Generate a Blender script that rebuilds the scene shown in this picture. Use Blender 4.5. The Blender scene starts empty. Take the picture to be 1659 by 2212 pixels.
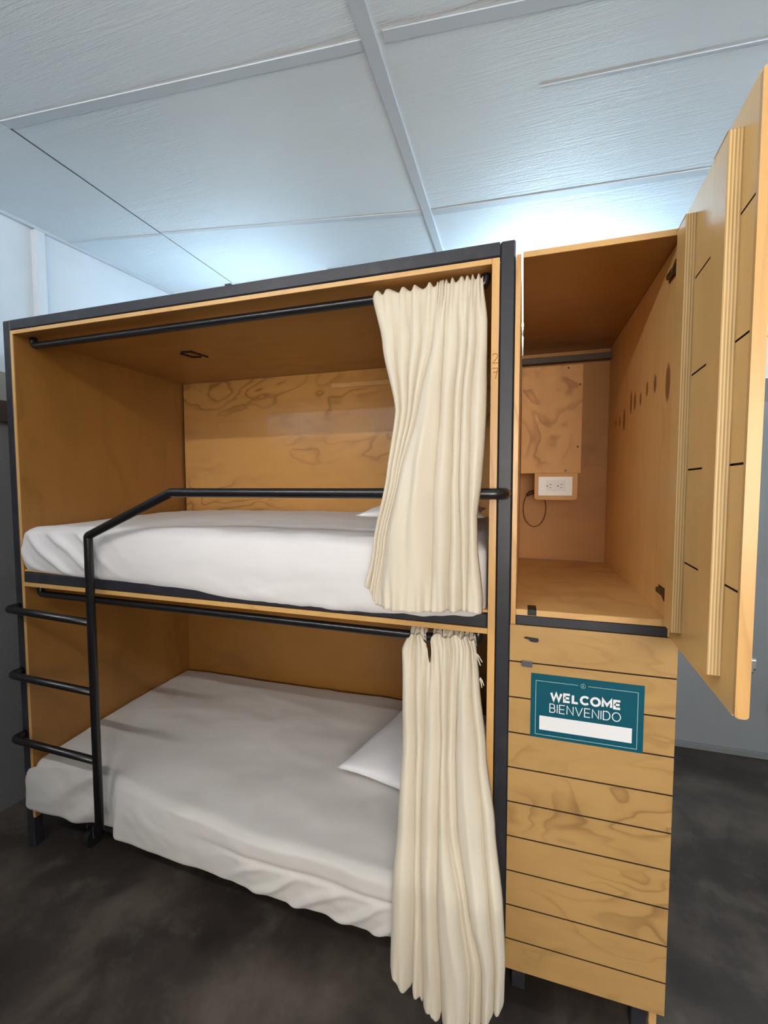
import bpy, bmesh, math, random
from mathutils import Vector, Matrix, noise
random.seed(7)
S = bpy.context.scene
C = bpy.context.collection
PI = math.pi

# ------------------------------------------------------------------ camera, world, exposure
cam_d = bpy.data.cameras.new('camera'); cam = bpy.data.objects.new('camera', cam_d); C.objects.link(cam)
yaw, pitch, roll, fpx = 0.30322552, -0.05765033, -0.00105544, 959.19136
F = Vector((-math.sin(yaw)*math.cos(pitch), math.cos(yaw)*math.cos(pitch), math.sin(pitch)))
R0 = Vector((math.cos(yaw), math.sin(yaw), 0)); U0 = R0.cross(F)
Rt = R0*math.cos(roll)+U0*math.sin(roll); Up = -R0*math.sin(roll)+U0*math.cos(roll)
M = Matrix((Rt, Up, -F)).transposed().to_4x4(); M.translation = Vector((2.07011, -1.32324, 1.58724))
cam.matrix_world = M
cam_d.sensor_fit = 'HORIZONTAL'; cam_d.sensor_width = 36; cam_d.lens = 36*fpx/1659
cam_d.clip_start = 0.02
S.camera = cam
w = bpy.data.worlds.new('world'); S.world = w; w.use_nodes = True
w.node_tree.nodes['Background'].inputs[0].default_value = (0.8, 0.88, 1, 1)
w.node_tree.nodes['Background'].inputs[1].default_value = 0.02
S.view_settings.view_transform = 'Standard'; S.view_settings.look = 'None'
S.view_settings.gamma = 1; S.view_settings.use_curve_mapping = False
S.view_settings.exposure = 0.6
FRONT_TUBE = 85.0     # emission strength of the ceiling tube behind the camera
SIDE_TUBE = 115.0
FILL = 10.2             # emission strength of the added fill window behind the camera
BACK_TUBE = 170.0      # emission strength of the tube lamp behind the locker

# ------------------------------------------------------------------ materials
def srgb(r, g, b):
    f = lambda c: (c/255/12.92 if c/255 <= .04045 else ((c/255+.055)/1.055)**2.4)
    return (f(r), f(g), f(b), 1)

class NT:
    def __init__(s, name):
        s.m = bpy.data.materials.new(name); s.m.use_nodes = True
        s.t = s.m.node_tree; s.b = s.t.nodes['Principled BSDF']
    def n(s, t, **k):
        o = s.t.nodes.new(t)
        for a, v in k.items(): setattr(o, a, v)
        return o
    def put(s, sock, v):
        if isinstance(v, bpy.types.NodeSocket): s.t.links.new(v, sock)
        elif v is not None: sock.default_value = v
    def math(s, op, a, b=None, c=None, clamp=False):
        o = s.n('ShaderNodeMath', operation=op, use_clamp=clamp)
        s.put(o.inputs[0], a); s.put(o.inputs[1], b); s.put(o.inputs[2], c); return o.outputs[0]
    def mapping(s, scale=(1,1,1), loc=(0,0,0), src=None, rot=(0,0,0)):
        if src is None: src = s.n('ShaderNodeTexCoord').outputs['Object']
        o = s.n('ShaderNodeMapping'); s.put(o.inputs[0], src)
        o.inputs['Location'].default_value = loc; o.inputs['Scale'].default_value = scale; o.inputs['Rotation'].default_value = rot
        return o.outputs[0]
    def noise(s, vec, scale=1, detail=2, rough=.5, dist=0):
        o = s.n('ShaderNodeTexNoise'); s.put(o.inputs['Vector'], vec)
        o.inputs['Scale'].default_value = scale; o.inputs['Detail'].default_value = detail
        o.inputs['Roughness'].default_value = rough; o.inputs['Distortion'].default_value = dist
        return o.outputs['Fac']
    def ramp(s, fac, pts):
        o = s.n('ShaderNodeValToRGB'); s.put(o.inputs[0], fac); e = o.color_ramp.elements
        while len(e) < len(pts): e.new(.5)
        for i, (p, c) in enumerate(pts):
            e[i].position = p; e[i].color = c if len(c) == 4 else (*c, 1)
        return o.outputs[0]
    def mix(s, fac, a, b, mode='MIX'):
        o = s.n('ShaderNodeMix', data_type='RGBA', blend_type=mode)
        s.put(o.inputs[0], fac); s.put(o.inputs[6], a); s.put(o.inputs[7], b); return o.outputs[2]
    def bump(s, h, strength=.3, dist=.01, prev=None):
        o = s.n('ShaderNodeBump'); s.put(o.inputs['Height'], h)
        o.inputs['Strength'].default_value = strength; o.inputs['Distance'].default_value = dist
        if prev is not None: s.put(o.inputs['Normal'], prev)
        s.put(s.b.inputs['Normal'], o.outputs[0]); return o.outputs[0]
    def set(s, **k):
        for a, v in k.items():
            s.put(s.b.inputs[{'col':'Base Color','rough':'Roughness','metal':'Metallic','spec':'Specular IOR Level','coat':'Coat Weight','coatr':'Coat Roughness','sheen':'Sheen Weight','sub':'Subsurface Weight'}[a]], v)
        return s.m

def plain(name, col, rough=.5, metal=0, **k):
    t = NT(name); return t.set(col=col, rough=rough, metal=metal, **k)

def emis(name, col, strength):
    t = NT(name); t.b.inputs['Emission Color'].default_value = col; t.b.inputs['Emission Strength'].default_value = strength
    return t.set(col=(1,1,1,1), rough=.4)

def wood(name, light, dark, stretch=(1,1,1), rough=.38, contour=9, band=.55, seed=(0,0,0), spots=None, coat=.25, cr=.22):
    """rotary-cut pine plywood: wandering contour bands, soft fibre streaks"""
    t = NT(name)
    tc = t.n('ShaderNodeTexCoord').outputs['Object']
    v = t.mapping(stretch, seed, tc)
    big = t.noise(v, 1.6, 2.2, .48, .35)
    ph = t.math('FRACT', t.math('MULTIPLY', big, contour))
    bandm = t.ramp(ph, [(0, (0,0,0)), (.30, (.10,)*3), (.60, (.65,)*3), (.70, (.10,)*3), (1, (0,0,0))])
    patch = t.noise(v, .9, 1.5, .5, 0)
    pm = t.ramp(patch, [(.42, (0,0,0)), (.6, (1,1,1))])
    fib = t.noise(t.mapping(tuple(12*(a**2.2)+3 for a in stretch), seed, tc), 6, 3, .6)
    f1 = t.math('MULTIPLY', t.math('MULTIPLY', bandm, pm), band, clamp=True)
    cloud = t.noise(v, 2.6, 3, .6)
    f2 = t.math('ADD', f1, t.math('MULTIPLY', t.math('SUBTRACT', cloud, .42), .55), clamp=True)
    f3 = t.math('ADD', f2, t.math('MULTIPLY', t.math('SUBTRACT', fib, .5), .40), clamp=True)
    col = t.mix(f3, light, dark)
    if spots:
        sx = t.n('ShaderNodeSeparateXYZ'); t.put(sx.inputs[0], tc)
        for ax1, a, ax2, b, ra, rb in spots:
            d1 = t.math('DIVIDE', t.math('SUBTRACT', sx.outputs[ax1], a), ra)
            d2 = t.math('DIVIDE', t.math('SUBTRACT', sx.outputs[ax2], b), rb)
            d = t.math('ADD', t.math('MULTIPLY', d1, d1), t.math('MULTIPLY', d2, d2))
            mk = t.math('SUBTRACT', 1.9, d, clamp=True)
            col = t.mix(t.math('MULTIPLY', mk, .8), col, srgb(96, 40, 16))
    t.bump(fib, .05, .002)
    t.b.inputs['Coat Roughness'].default_value = cr
    return t.set(col=col, rough=rough, coat=coat)

def ply_edge(name, light, dark, axis, freq=260):
    """striped plies seen on a cut edge; axis = direction across the plies"""
    t = NT(name)
    tc = t.n('ShaderNodeTexCoord').outputs['Object']
    sx = t.n('ShaderNodeSeparateXYZ'); t.put(sx.inputs[0], tc)
    wob = t.noise(t.mapping((3,3,3), src=tc), 2, 2)
    s = t.math('SINE', t.math('ADD', t.math('MULTIPLY', sx.outputs[axis], freq*6.28), t.math('MULTIPLY', wob, 2)))
    f = t.math('MULTIPLY_ADD', s, .35, .4, clamp=True)
    g = t.noise(t.mapping((60,60,3), src=tc), 3, 2)
    f = t.math('MULTIPLY', f, t.math('ADD', g, .5), clamp=True)
    return t.set(col=t.mix(f, light, dark), rough=.5)

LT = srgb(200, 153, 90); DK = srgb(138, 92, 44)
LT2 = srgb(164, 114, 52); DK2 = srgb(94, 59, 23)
m_wx = wood('plywood grain horizontal', LT, DK, (1.1, 3, 3.4))
m_front = wood('plywood locker front', srgb(190,150,92), srgb(124,86,42), (2.2, 3, 5.2), contour=7, band=.9, seed=(3.1,0,.4))
m_back = wood('plywood bunk back', srgb(208,154,84), srgb(130,86,36), (1.6, 2, 3.6), contour=7, band=1.0, seed=(1.2,0,5.0), rough=.32, coat=1.0, cr=.05)
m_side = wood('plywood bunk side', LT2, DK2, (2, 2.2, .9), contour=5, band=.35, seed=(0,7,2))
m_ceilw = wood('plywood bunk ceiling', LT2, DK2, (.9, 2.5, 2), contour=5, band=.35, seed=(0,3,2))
KN = [(a, b-.48, c, d, e*1.35, f) for a, b, c, d, e, f in [(1,.508,2,1.89-.0,.009,.035),(1,.45,2,1.885,.009,.026),(1,.37,2,1.878,.008,.018),(1,.29,2,1.895,.007,.02),(1,.20,2,1.892,.009,.022),(1,.075,2,1.868,.013,.042),(1,.62,2,1.845,.012,.034),(1,.70,2,1.85,.008,.018),(1,.78,2,1.855,.006,.012)]]
m_knot = wood('plywood locker side knots', srgb(240,196,126), srgb(196,142,76), (2, 3.4, .8), contour=5, band=.4, seed=(0,1,2), spots=KN, rough=.5, coat=.08)
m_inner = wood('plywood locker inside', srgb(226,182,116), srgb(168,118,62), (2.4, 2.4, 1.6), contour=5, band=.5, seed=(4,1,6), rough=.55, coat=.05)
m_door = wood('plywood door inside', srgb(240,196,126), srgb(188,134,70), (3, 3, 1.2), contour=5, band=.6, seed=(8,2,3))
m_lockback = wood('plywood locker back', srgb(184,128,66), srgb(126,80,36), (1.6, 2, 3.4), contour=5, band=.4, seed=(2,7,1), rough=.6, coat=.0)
m_board = wood('plywood box cover', srgb(208,156,94), srgb(140,90,46), (4.5, 3, 3.2), contour=5, band=1.0, seed=(2.3,0,2.2), rough=.6, coat=.0)
m_edge = wood('plywood pale edge', srgb(216,170,106), srgb(170,118,60), (1.2, 6, 3), contour=8, band=.5)
m_edgev = wood('plywood pale edge upright', srgb(220,172,106), srgb(172,116,60), (5, 5, .5), contour=9, band=.8, seed=(1,2,3))
m_plyx = ply_edge('plywood layered edge', srgb(232,204,150), srgb(160,120,68), 0, 190)
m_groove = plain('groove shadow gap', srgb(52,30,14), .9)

def steel_mat(name, col):
    t = NT(name); v = t.mapping((1,1,1))
    n1 = t.noise(v, 14, 4, .7)
    f = t.ramp(n1, [(.5, (0,0,0)), (.8, (1,1,1))])
    t.bump(t.noise(v, 160, 2), .06, .001)
    return t.set(col=t.mix(t.math('MULTIPLY', f, .25), col, srgb(96,92,96)), rough=.42, spec=.45)
m_steel = steel_mat('black painted steel', srgb(42, 42, 48))
m_tube = plain('black painted tube', srgb(26, 24, 26), .28, spec=.6)
m_chrome = plain('brushed chrome', srgb(168,168,178), .28, 1)
m_brown = plain('bronzed hinge metal', srgb(92, 72, 52), .4, .7)
m_blackp = plain('black plastic', srgb(24, 20, 20), .45)
m_rubber = plain('dark rubber', srgb(20,20,20), .7)

def cloth(name, col, col2, wr=.25, fine=900, sc=6):
    t = NT(name); v = t.mapping((1,1,1))
    n1 = t.noise(v, sc, 3, .5, .6)
    b1 = t.bump(n1, wr, .012)
    t.bump(t.noise(v, fine, 1), .12, .0006, b1)
    return t.set(col=t.mix(t.noise(v, 3, 2), col, col2), rough=.92, sheen=.25, spec=.15)
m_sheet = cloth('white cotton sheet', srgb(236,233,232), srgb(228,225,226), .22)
m_sheetl = cloth('white cotton sheet shaded', srgb(218,214,209), srgb(208,204,200), .4, sc=5)  # lower sheet greyed for the shade under the upper bunk
m_pill = cloth('white pillow case', srgb(240,240,243), srgb(234,234,238), .2)
def curtain_mat():
    t = NT('natural cream canvas'); v = t.mapping((1,1,1))
    n1 = t.noise(t.mapping((14,14,3)), 2.2, 3, .5, .5)
    b1 = t.bump(n1, .14, .005)
    t.bump(t.noise(t.mapping((900,900,500)), 1, 1), .2, .0006, b1)
    bs = t.b
    t.set(col=t.mix(t.noise(v, 4, 2), srgb(241,232,214), srgb(235,224,203)), rough=.9, sheen=.2, spec=.15)
    tr = t.n('ShaderNodeBsdfTranslucent'); tr.inputs[0].default_value = srgb(234,218,186)
    mx = t.n('ShaderNodeMixShader'); mx.inputs[0].default_value = .18
    out = t.t.nodes['Material Output']
    t.t.links.new(bs.outputs[0], mx.inputs[1]); t.t.links.new(tr.outputs[0], mx.inputs[2]); t.t.links.new(mx.outputs[0], out.inputs[0])
    return t.m
m_curt = curtain_mat()

def ceiling_mat():
    t = NT('brushed white ceiling paint'); tc = t.n('ShaderNodeTexCoord').outputs['Object']
    streak = t.noise(t.mapping((.55, 9, 1), src=tc, rot=(0,0,.05)), 3.2, 5, .62, .25)
    ridg = t.ramp(streak, [(.40, (0,0,0)), (.5, (.75,)*3), (.56, (.35,)*3), (.7, (1,1,1))])
    area = t.ramp(t.noise(t.mapping((.9,.9,1), src=tc, loc=(.3,.2,0)), 1.4, 1), [(.38, (.12,)*3), (.6, (1,1,1))])
    stip = t.noise(t.mapping((40, 62, 1), src=tc), 1.6, 3, .6)
    h = t.math('ADD', t.math('MULTIPLY', ridg, t.math('MULTIPLY', area, .9)), t.math('MULTIPLY', stip, t.math('MULTIPLY', area, .95)))
    t.bump(h, .34, .009)
    return t.set(col=t.mix(t.noise(tc, 2, 2), srgb(230,239,246), srgb(222,231,238)), rough=.55, spec=.3)
m_ceil = ceiling_mat()
m_batten = plain('grey painted batten', srgb(202, 210, 218), .6)

def wall_mat(name, zs):
    """painted wall: white above, greys below, split by height zs (z, colour below z)"""
    t = NT(name); tc = t.n('ShaderNodeTexCoord').outputs['Object']
    sx = t.n('ShaderNodeSeparateXYZ'); t.put(sx.inputs[0], tc)
    wob = t.math('MULTIPLY', t.math('SUBTRACT', t.noise(tc, 9, 2), .5), .006)
    z = t.math('ADD', sx.outputs[2], wob)
    col = srgb(234, 243, 250)
    for zz, c in zs:
        col = t.mix(t.math('LESS_THAN', z, zz), col, c)
    n = t.noise(tc, 3, 4, .6)
    col = t.mix(t.math('MULTIPLY', n, .25), col, srgb(120,122,126), 'MULTIPLY')
    t.bump(t.noise(tc, 34, 4, .6), .18, .006)
    return t.set(col=col, rough=.75)
m_wl = wall_mat('left wall paint', [(2.14, srgb(168,164,156)), (1.9, srgb(128,128,130))])
m_wb = wall_mat('back wall paint', [(2.19, srgb(126,130,134)), (2.06, srgb(142,145,148))])

def floor_mat():
    t = NT('polished dark concrete'); tc = t.n('ShaderNodeTexCoord').outputs['Object']
    n1 = t.noise(tc, 2.2, 6, .62, .3); n2 = t.noise(tc, 7, 5, .65)
    c = t.ramp(n1, [(.3, srgb(36,32,29)), (.5, srgb(60,53,48)), (.68, srgb(94,84,76))])
    c = t.mix(t.math('MULTIPLY', t.ramp(n2, [(.55,(0,0,0)),(.75,(1,1,1))]), .35), c, srgb(120,116,104))
    t.bump(n2, .04, .003)
    r = t.math('MULTIPLY_ADD', n2, .25, .30)
    return t.set(col=c, rough=r, spec=.4)
m_floor = floor_mat()

# ------------------------------------------------------------------ mesh helpers
def thing(name, label, cat, loc=(0,0,0), group=None):
    o = bpy.data.objects.new(name, None); C.objects.link(o); o.location = loc
    o.empty_display_size = .05
    o['label'] = label; o['category'] = cat
    if group: o['group'] = group
    return o

def obj(name, bm, mat, parent=None, smooth=False, label=None, kind=None, base=None, auto=False):
    me = bpy.data.meshes.new(name)
    off = Vector((0,0,0)); p = parent
    while p is not None:
        off += p.location; p = p.parent
    if base is not None: off = Vector(base)
    bmesh.ops.translate(bm, verts=bm.verts, vec=-off)
    bmesh.ops.recalc_face_normals(bm, faces=bm.faces)
    bm.to_mesh(me); bm.free()
    mats = mat if isinstance(mat, (list, tuple)) else [mat]
    for m in mats: me.materials.append(m)
    if smooth:
        me.polygons.foreach_set('use_smooth', [True]*len(me.polygons))
    o = bpy.data.objects.new(name, me); C.objects.link(o)
    if parent is not None: o.parent = parent
    elif base is not None: o.location = base
    if label: o['label'] = label
    if kind: o['kind'] = kind
    return o

def tag(o, label, cat, group=None):
    o['label'] = label; o['category'] = cat
    if group: o['group'] = group
    return o

def part_thing(name, bm, mat, label, cat, base, smooth=False, group=None):
    return tag(obj(name, bm, mat, smooth=smooth, base=base), label, cat, group)

def box(bm, x0, x1, y0, y1, z0, z1, bev=.0015, mi=0, fn=None):
    r = bmesh.ops.create_cube(bm, size=1)
    vs = r['verts']
    for v in vs:
        v.co = Vector(((x0+x1)/2+v.co.x*(x1-x0), (y0+y1)/2+v.co.y*(y1-y0), (z0+z1)/2+v.co.z*(z1-z0)))
    fs = set(f for v in vs for f in v.link_faces)
    for f in fs: f.material_index = mi
    if fn:
        for v in vs: v.co = fn(v.co)
    if bev:
        es = list(set(e for v in vs for e in v.link_edges))
        bmesh.ops.bevel(bm, geom=es, offset=bev, segments=1, affect='EDGES', clamp_overlap=True)
    return bm

def B(*a, **k): return box(bmesh.new(), *a, **k)

def fillet(pts, rad, seg=8):
    P = [Vector(p) for p in pts]; out = [P[0]]
    for i in range(1, len(P)-1):
        r = rad[i] if isinstance(rad, (list, tuple)) else rad
        if r <= 0: out.append(P[i]); continue
        a = (P[i-1]-P[i]); b = (P[i+1]-P[i])
        la, lb = a.length, b.length; a.normalize(); b.normalize()
        ang = a.angle(b); d = min(r/math.tan(ang/2), la*.49 if i > 1 else la*.98, lb*.49 if i < len(P)-2 else lb*.98)
        p0 = P[i]+a*d; p1 = P[i]+b*d
        for k in range(seg+1):
            t = k/seg
            out.append(p0*(1-t)**2+P[i]*2*t*(1-t)+p1*t*t)
    out.append(P[-1]); return out

def sweep(bm, pts, r, n=14, cap=True):
    P = [Vector(p) for p in pts]; T = []
    for i in range(len(P)):
        a = P[max(i-1,0)]; b = P[min(i+1,len(P)-1)]; T.append((b-a).normalized())
    up = Vector((0,0,1)) if abs(T[0].z) < .9 else Vector((1,0,0))
    N = T[0].cross(up).normalized(); rings = []
    for i, p in enumerate(P):
        if i:
            q = T[i-1].rotation_difference(T[i]); N = q @ N
        Bn = T[i].cross(N).normalized()
        rr = r(i/(len(P)-1)) if callable(r) else r
        # mitre: keep the section round where the path turns sharply
        k = 1.0
        rings.append([bm.verts.new(p+N*math.cos(2*PI*j/n)*rr*k+Bn*math.sin(2*PI*j/n)*rr*k) for j in range(n)])
    for a, b in zip(rings, rings[1:]):
        for j in range(n):
            bm.faces.new((a[j], a[(j+1)%n], b[(j+1)%n], b[j]))
    if cap:
        bm.faces.new(rings[0][::-1]); bm.faces.new(rings[-1])
    return bm

def tube(pts, r, n=14, rad=0, seg=8):
    return sweep(bmesh.new(), fillet(pts, rad, seg), r, n)

def cyl(bm, c, axis, r, h, n=20, r2=None):
    a = Vector(c); d = Vector(axis).normalized()
    return sweep(bm, [a, a+d*h], (lambda t: r+(((r2 if r2 is not None else r)-r)*t)), n)

def prism(bm, poly, z0, z1, tf):
    """poly: 2-D outline; tf(u, v, w) -> world"""
    a = [bm.verts.new(tf(u, v, z0)) for u, v in poly]; b = [bm.verts.new(tf(u, v, z1)) for u, v in poly]
    n = len(poly)
    bm.faces.new(a[::-1]); bm.faces.new(b)
    for i in range(n): bm.faces.new((a[i], a[(i+1)%n], b[(i+1)%n], b[i]))
    return bm

def rrect(x0, x1, z0, z1, r, seg=6, corners=(1,1,1,1)):
    out = []
    for k, (cx, cz, a0) in enumerate([(x1-r, z1-r, 0), (x0+r, z1-r, 90), (x0+r, z0+r, 180), (x1-r, z0+r, 270)]):
        if corners[k]:
            for s in range(seg+1):
                a = math.radians(a0+90*s/seg); out.append((cx+r*math.cos(a), cz+r*math.sin(a)))
        else:
            sx = (x1, x0, x0, x1)[k]; sz = (z1, z1, z0, z0)[k]; out.append((sx, sz))
    return out

def soft_box(lx, ly, lz, r, nx, ny, nz, fn):
    """closed rounded box, grid on each side, then fn(u,v,w,co,normal)->co"""
    bm = bmesh.new()
    def face(ax, sgn, na, nb):
        a1, a2 = [a for a in range(3) if a != ax]
        g = []
        for i in range(na+1):
            row = []
            for j in range(nb+1):
                p = [0,0,0]; p[ax] = sgn; p[a1] = -1+2*i/na; p[a2] = -1+2*j/nb
                row.append(p)
            g.append(row)
        vs = [[bm.verts.new(p) for p in row] for row in g]
        for i in range(na):
            for j in range(nb):
                bm.faces.new((vs[i][j], vs[i+1][j], vs[i+1][j+1], vs[i][j+1]))
    face(2, 1, nx, ny); face(2, -1, nx, ny); face(1, 1, nx, nz); face(1, -1, nx, nz); face(0, 1, ny, nz); face(0, -1, ny, nz)
    bmesh.ops.remove_doubles(bm, verts=bm.verts, dist=1e-5)
    h = Vector((lx/2, ly/2, lz/2))
    for v in bm.verts:
        u = v.co.copy()
        p = Vector((u.x*h.x, u.y*h.y, u.z*h.z))
        q = Vector([max(-h[i]+r, min(h[i]-r, p[i])) for i in range(3)])
        d = p-q
        if d.length > 1e-9:
            nrm = d.normalized(); p = q+nrm*r*min(1, max(abs(d.x), abs(d.y), abs(d.z))/r) if False else q+nrm*r*(max(abs(d.x),abs(d.y),abs(d.z))/r)
        else: nrm = Vector((0,0,0))
        n2 = Vector([ (u[i] if abs(u[i]) > .999 else 0) for i in range(3)])
        n2 = (n2+nrm).normalized() if (n2+nrm).length > 0 else Vector((0,0,1))
        v.co = fn(u, p, n2)
    return bm

def fbm(x, y, z, o=3):
    return noise.fractal(Vector((x, y, z)), 1.0, 2.0, o)

def ss(a, b, x):
    t = max(0, min(1, (x-a)/(b-a))); return t*t*(3-2*t)
def lerp_tab(tab, x):
    if x <= tab[0][0]: return tab[0][1]
    for (a, fa), (b, fb) in zip(tab, tab[1:]):
        if x <= b:
            t = (x-a)/(b-a); t = t*t*(3-2*t)*.5+t*.5; return fa+(fb-fa)*t
    return tab[-1][1]

# ------------------------------------------------------------------ the room
CZ = 2.90
XL = lambda y: -0.353+.105*y
def structure(name, bm, mat, **k):
    return obj(name, bm, mat, kind='structure', **k)
structure('floor', B(-1.2, 4.7, -3.4, 2.0, -.06, 0, bev=0), m_floor)
structure('ceiling', B(-1.2, 4.7, -3.4, 2.0, CZ, CZ+.06, bev=0), m_ceil)
bm = bmesh.new()
prism(bm, [(XL(-3.3), -3.3), (XL(1.2), 1.2), (XL(1.2)-.1, 1.2), (XL(-3.3)-.1, -3.3)], 0, CZ, lambda u, v, w_: Vector((u, v, w_)))
structure('wall_left', bm, m_wl)
bm = bmesh.new()
box(bm, -.4, .92, 1.2, 1.32, 0, CZ, bev=0); box(bm, .80, .92, 1.32, 1.73, 0, CZ, bev=0)
WX0, WX1, WZ0, WZ1 = 3.12, 4.1, 2.42, 2.80
box(bm, .80, WX0, 1.73, 1.85, 0, CZ, bev=0); box(bm, WX1, 4.62, 1.73, 1.85, 0, CZ, bev=0)
box(bm, WX0, WX1, 1.73, 1.85, 0, WZ0, bev=0); box(bm, WX0, WX1, 1.73, 1.85, WZ1, CZ, bev=0)
structure('wall_back', bm, m_wb)
structure('wall_right', B(4.6, 4.7, -3.3, 1.85, 0, CZ, bev=0), m_wb)
structure('shade_partition', B(-.52, 1.50, -1.80, -1.68, 0, 2.20, bev=.004), m_wb)  # unseen partition added to keep the lower left of the bunk in shade
structure('wall_front', B(-.85, 4.7, -3.4, -3.3, 0, CZ, bev=0), m_wb)
# high window of the far bay
m_wh = plain('white window paint', srgb(226,232,238), .5)
m_glass = NT('pale lit glass'); m_glass.b.inputs['Emission Color'].default_value = srgb(190,225,250); m_glass.b.inputs['Emission Strength'].default_value = .75
m_glass = m_glass.set(col=srgb(200,220,235), rough=.1)
win = bpy.data.objects.new('window_1', None); C.objects.link(win); win.location = (3.6, 1.73, WZ0); win['kind'] = 'structure'
bm = bmesh.new()
box(bm, WX0, WX1, 1.71, 1.80, WZ0, WZ0+.03, bev=.002); box(bm, WX0, WX1, 1.71, 1.80, WZ1-.03, WZ1, bev=.002)
for x in (WX0, (WX0+WX1)/2-.015, WX1-.03): box(bm, x, x+.03, 1.712, 1.80, WZ0+.03, WZ1-.03, bev=.002)
box(bm, WX0+.03, WX1-.03, 1.73, 1.77, 2.60, 2.62, bev=.002)
obj('window_frame', bm, m_wh, win)
obj('window_pane', B(WX0+.03, WX1-.03, 1.775, 1.781, WZ0+.03, WZ1-.03, bev=0), m_glass, win)

# ceiling joints
def strip(p, q, w0, w1, th, name, mat):
    a = Vector((*p, 0)); b = Vector((*q, 0)); d = (b-a).normalized(); n = Vector((-d.y, d.x, 0))
    bm = bmesh.new()
    prism(bm, [((a-n*0)[0], (a)[1]), (b[0], b[1]), ((b+n*w1)[0], (b+n*w1)[1]), ((a+n*w0)[0], (a+n*w0)[1])], CZ-th, CZ-.0002, lambda u, v, w_: Vector((u, v, w_)))
    return structure(name, bm, mat)
m_seam = plain('open dark seam', srgb(74,74,80), .8)
strip((1.660, -1.6), (1.618, 1.729), .052, .033, .010, 'trim_1', m_batten)
strip((.255, -1.6), (.257, .6), .005, .004, .002, 'trim_2', m_seam)
strip((.257, .6), (.257, 1.199), .0025, .002, .002, 'trim_3', m_seam)
strip((.257, -.139), (1.604, -.023), .034, .034, .004, 'trim_4', m_batten)  # sheet step: grey strip stands in for its shadow band
strip((.263, .600), (1.592, .830), .012, .034, .004, 'trim_5', m_batten)
strip((-.29, .515), (.25, .610), .012, .012, .004, 'trim_6', m_batten)
strip((1.662, -.030), (3.2, .120), .036, .036, .004, 'trim_7', m_batten)
strip((1.638, .835), (3.6, .950), .042, .042, .004, 'trim_8', m_batten)
strip((2.10, .296), (3.4, .372), .006, .010, .003, 'trim_9', m_batten)
strip((XL(-3)+.001, -3.0), (XL(1.198)+.001, 1.198), -.018, -.018, .016, 'trim_10', m_batten)
# white pipe chase running up the left wall above the bunk
bm = bmesh.new(); box(bm, -.335, -.283, .352, .402, 2.15, CZ-.02, bev=.004)
structure('trim_11', bm, m_wh)
# dark ledge round the left wall
bm = bmesh.new()
prism(bm, [(XL(-3.2), -3.2), (XL(1.15), 1.15), (XL(1.15)+.02, 1.15), (XL(-3.2)+.02, -3.2)], 1.90, 2.00, lambda u, v, w_: Vector((u, v, w_)))
structure('trim_12', bm, plain('dark brown ledge paint', srgb(70,56,48), .6))
bm = B(.93, 4.59, 1.712, 1.729, 0, .035, bev=.003)
structure('baseboard_back', bm, plain('grey cove', srgb(118,120,120), .8))

# ------------------------------------------------------------------ lamps
def tube_lamp(name, label, x0, x1, y, z, strength, col, down):
    t = thing(name, label, 'lamp', ((x0+x1)/2, y, z))
    zh = z+.035 if down else z-.035
    obj('lamp_housing', B(x0-.04, x1+.04, y-.03, y+.03, min(zh, zh+(.03 if down else -.03)), max(zh, zh+(.03 if down else -.03)), bev=.006), m_wh, t)
    for x in (x0, x1):
        obj('lamp_holder', B(x-.012, x+.012, y-.014, y+.014, min(z-.014, zh), max(z+.014, zh), bev=.003), m_wh, t)
    obj('fluorescent_tube', sweep(bmesh.new(), [(x0+.013, y, z), (x1-.013, y, z)], .013, 16), emis(name+' glow', col, strength), t, smooth=False)
    return t
tube_lamp('ceiling_tube_light', 'white ceiling tube light hanging in the aisle behind the photographer', -.24, 1.4, -1.98, CZ-.066, FRONT_TUBE, (1.0, .98, .95, 1), True)
tube_lamp('wall_tube_light', 'cool white tube lamp on the back wall hidden behind the open locker', 1.90, 2.50, 1.66, 2.60, BACK_TUBE, (.60, .84, 1.0, 1), False)
tube_lamp('wall_tube_light', 'cool white tube lamp on the back wall hidden behind the left end of the bunk', .05, .80, 1.13, 2.36, BACK_TUBE*.17, (.60, .84, 1.0, 1), False)
tube_lamp('ceiling_tube_light', 'white ceiling tube light over the right hand aisle beyond the open door', 3.3, 4.3, -.3, CZ-.066, SIDE_TUBE, (.80, .90, 1.0, 1), True)
win2 = bpy.data.objects.new('fill_window', None); C.objects.link(win2); win2.location = (2.65, -3.3, 1.10); win2['kind'] = 'structure'  # unseen window added for soft frontal light
bm = bmesh.new()
box(bm, 1.90, 3.40, -3.299, -3.24, 1.07, 1.10, bev=.002); box(bm, 1.90, 3.40, -3.299, -3.24, 2.20, 2.23, bev=.002)
for x in (1.90, 2.635, 3.37): box(bm, x, x+.03, -3.299, -3.24, 1.10, 2.20, bev=.002)
obj('window_frame', bm, m_wh, win2)
obj('window_pane', B(1.93, 3.37, -3.27, -3.262, 1.10, 2.20, bev=0), emis('fill light pane', srgb(255,246,234), FILL), win2)
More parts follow.
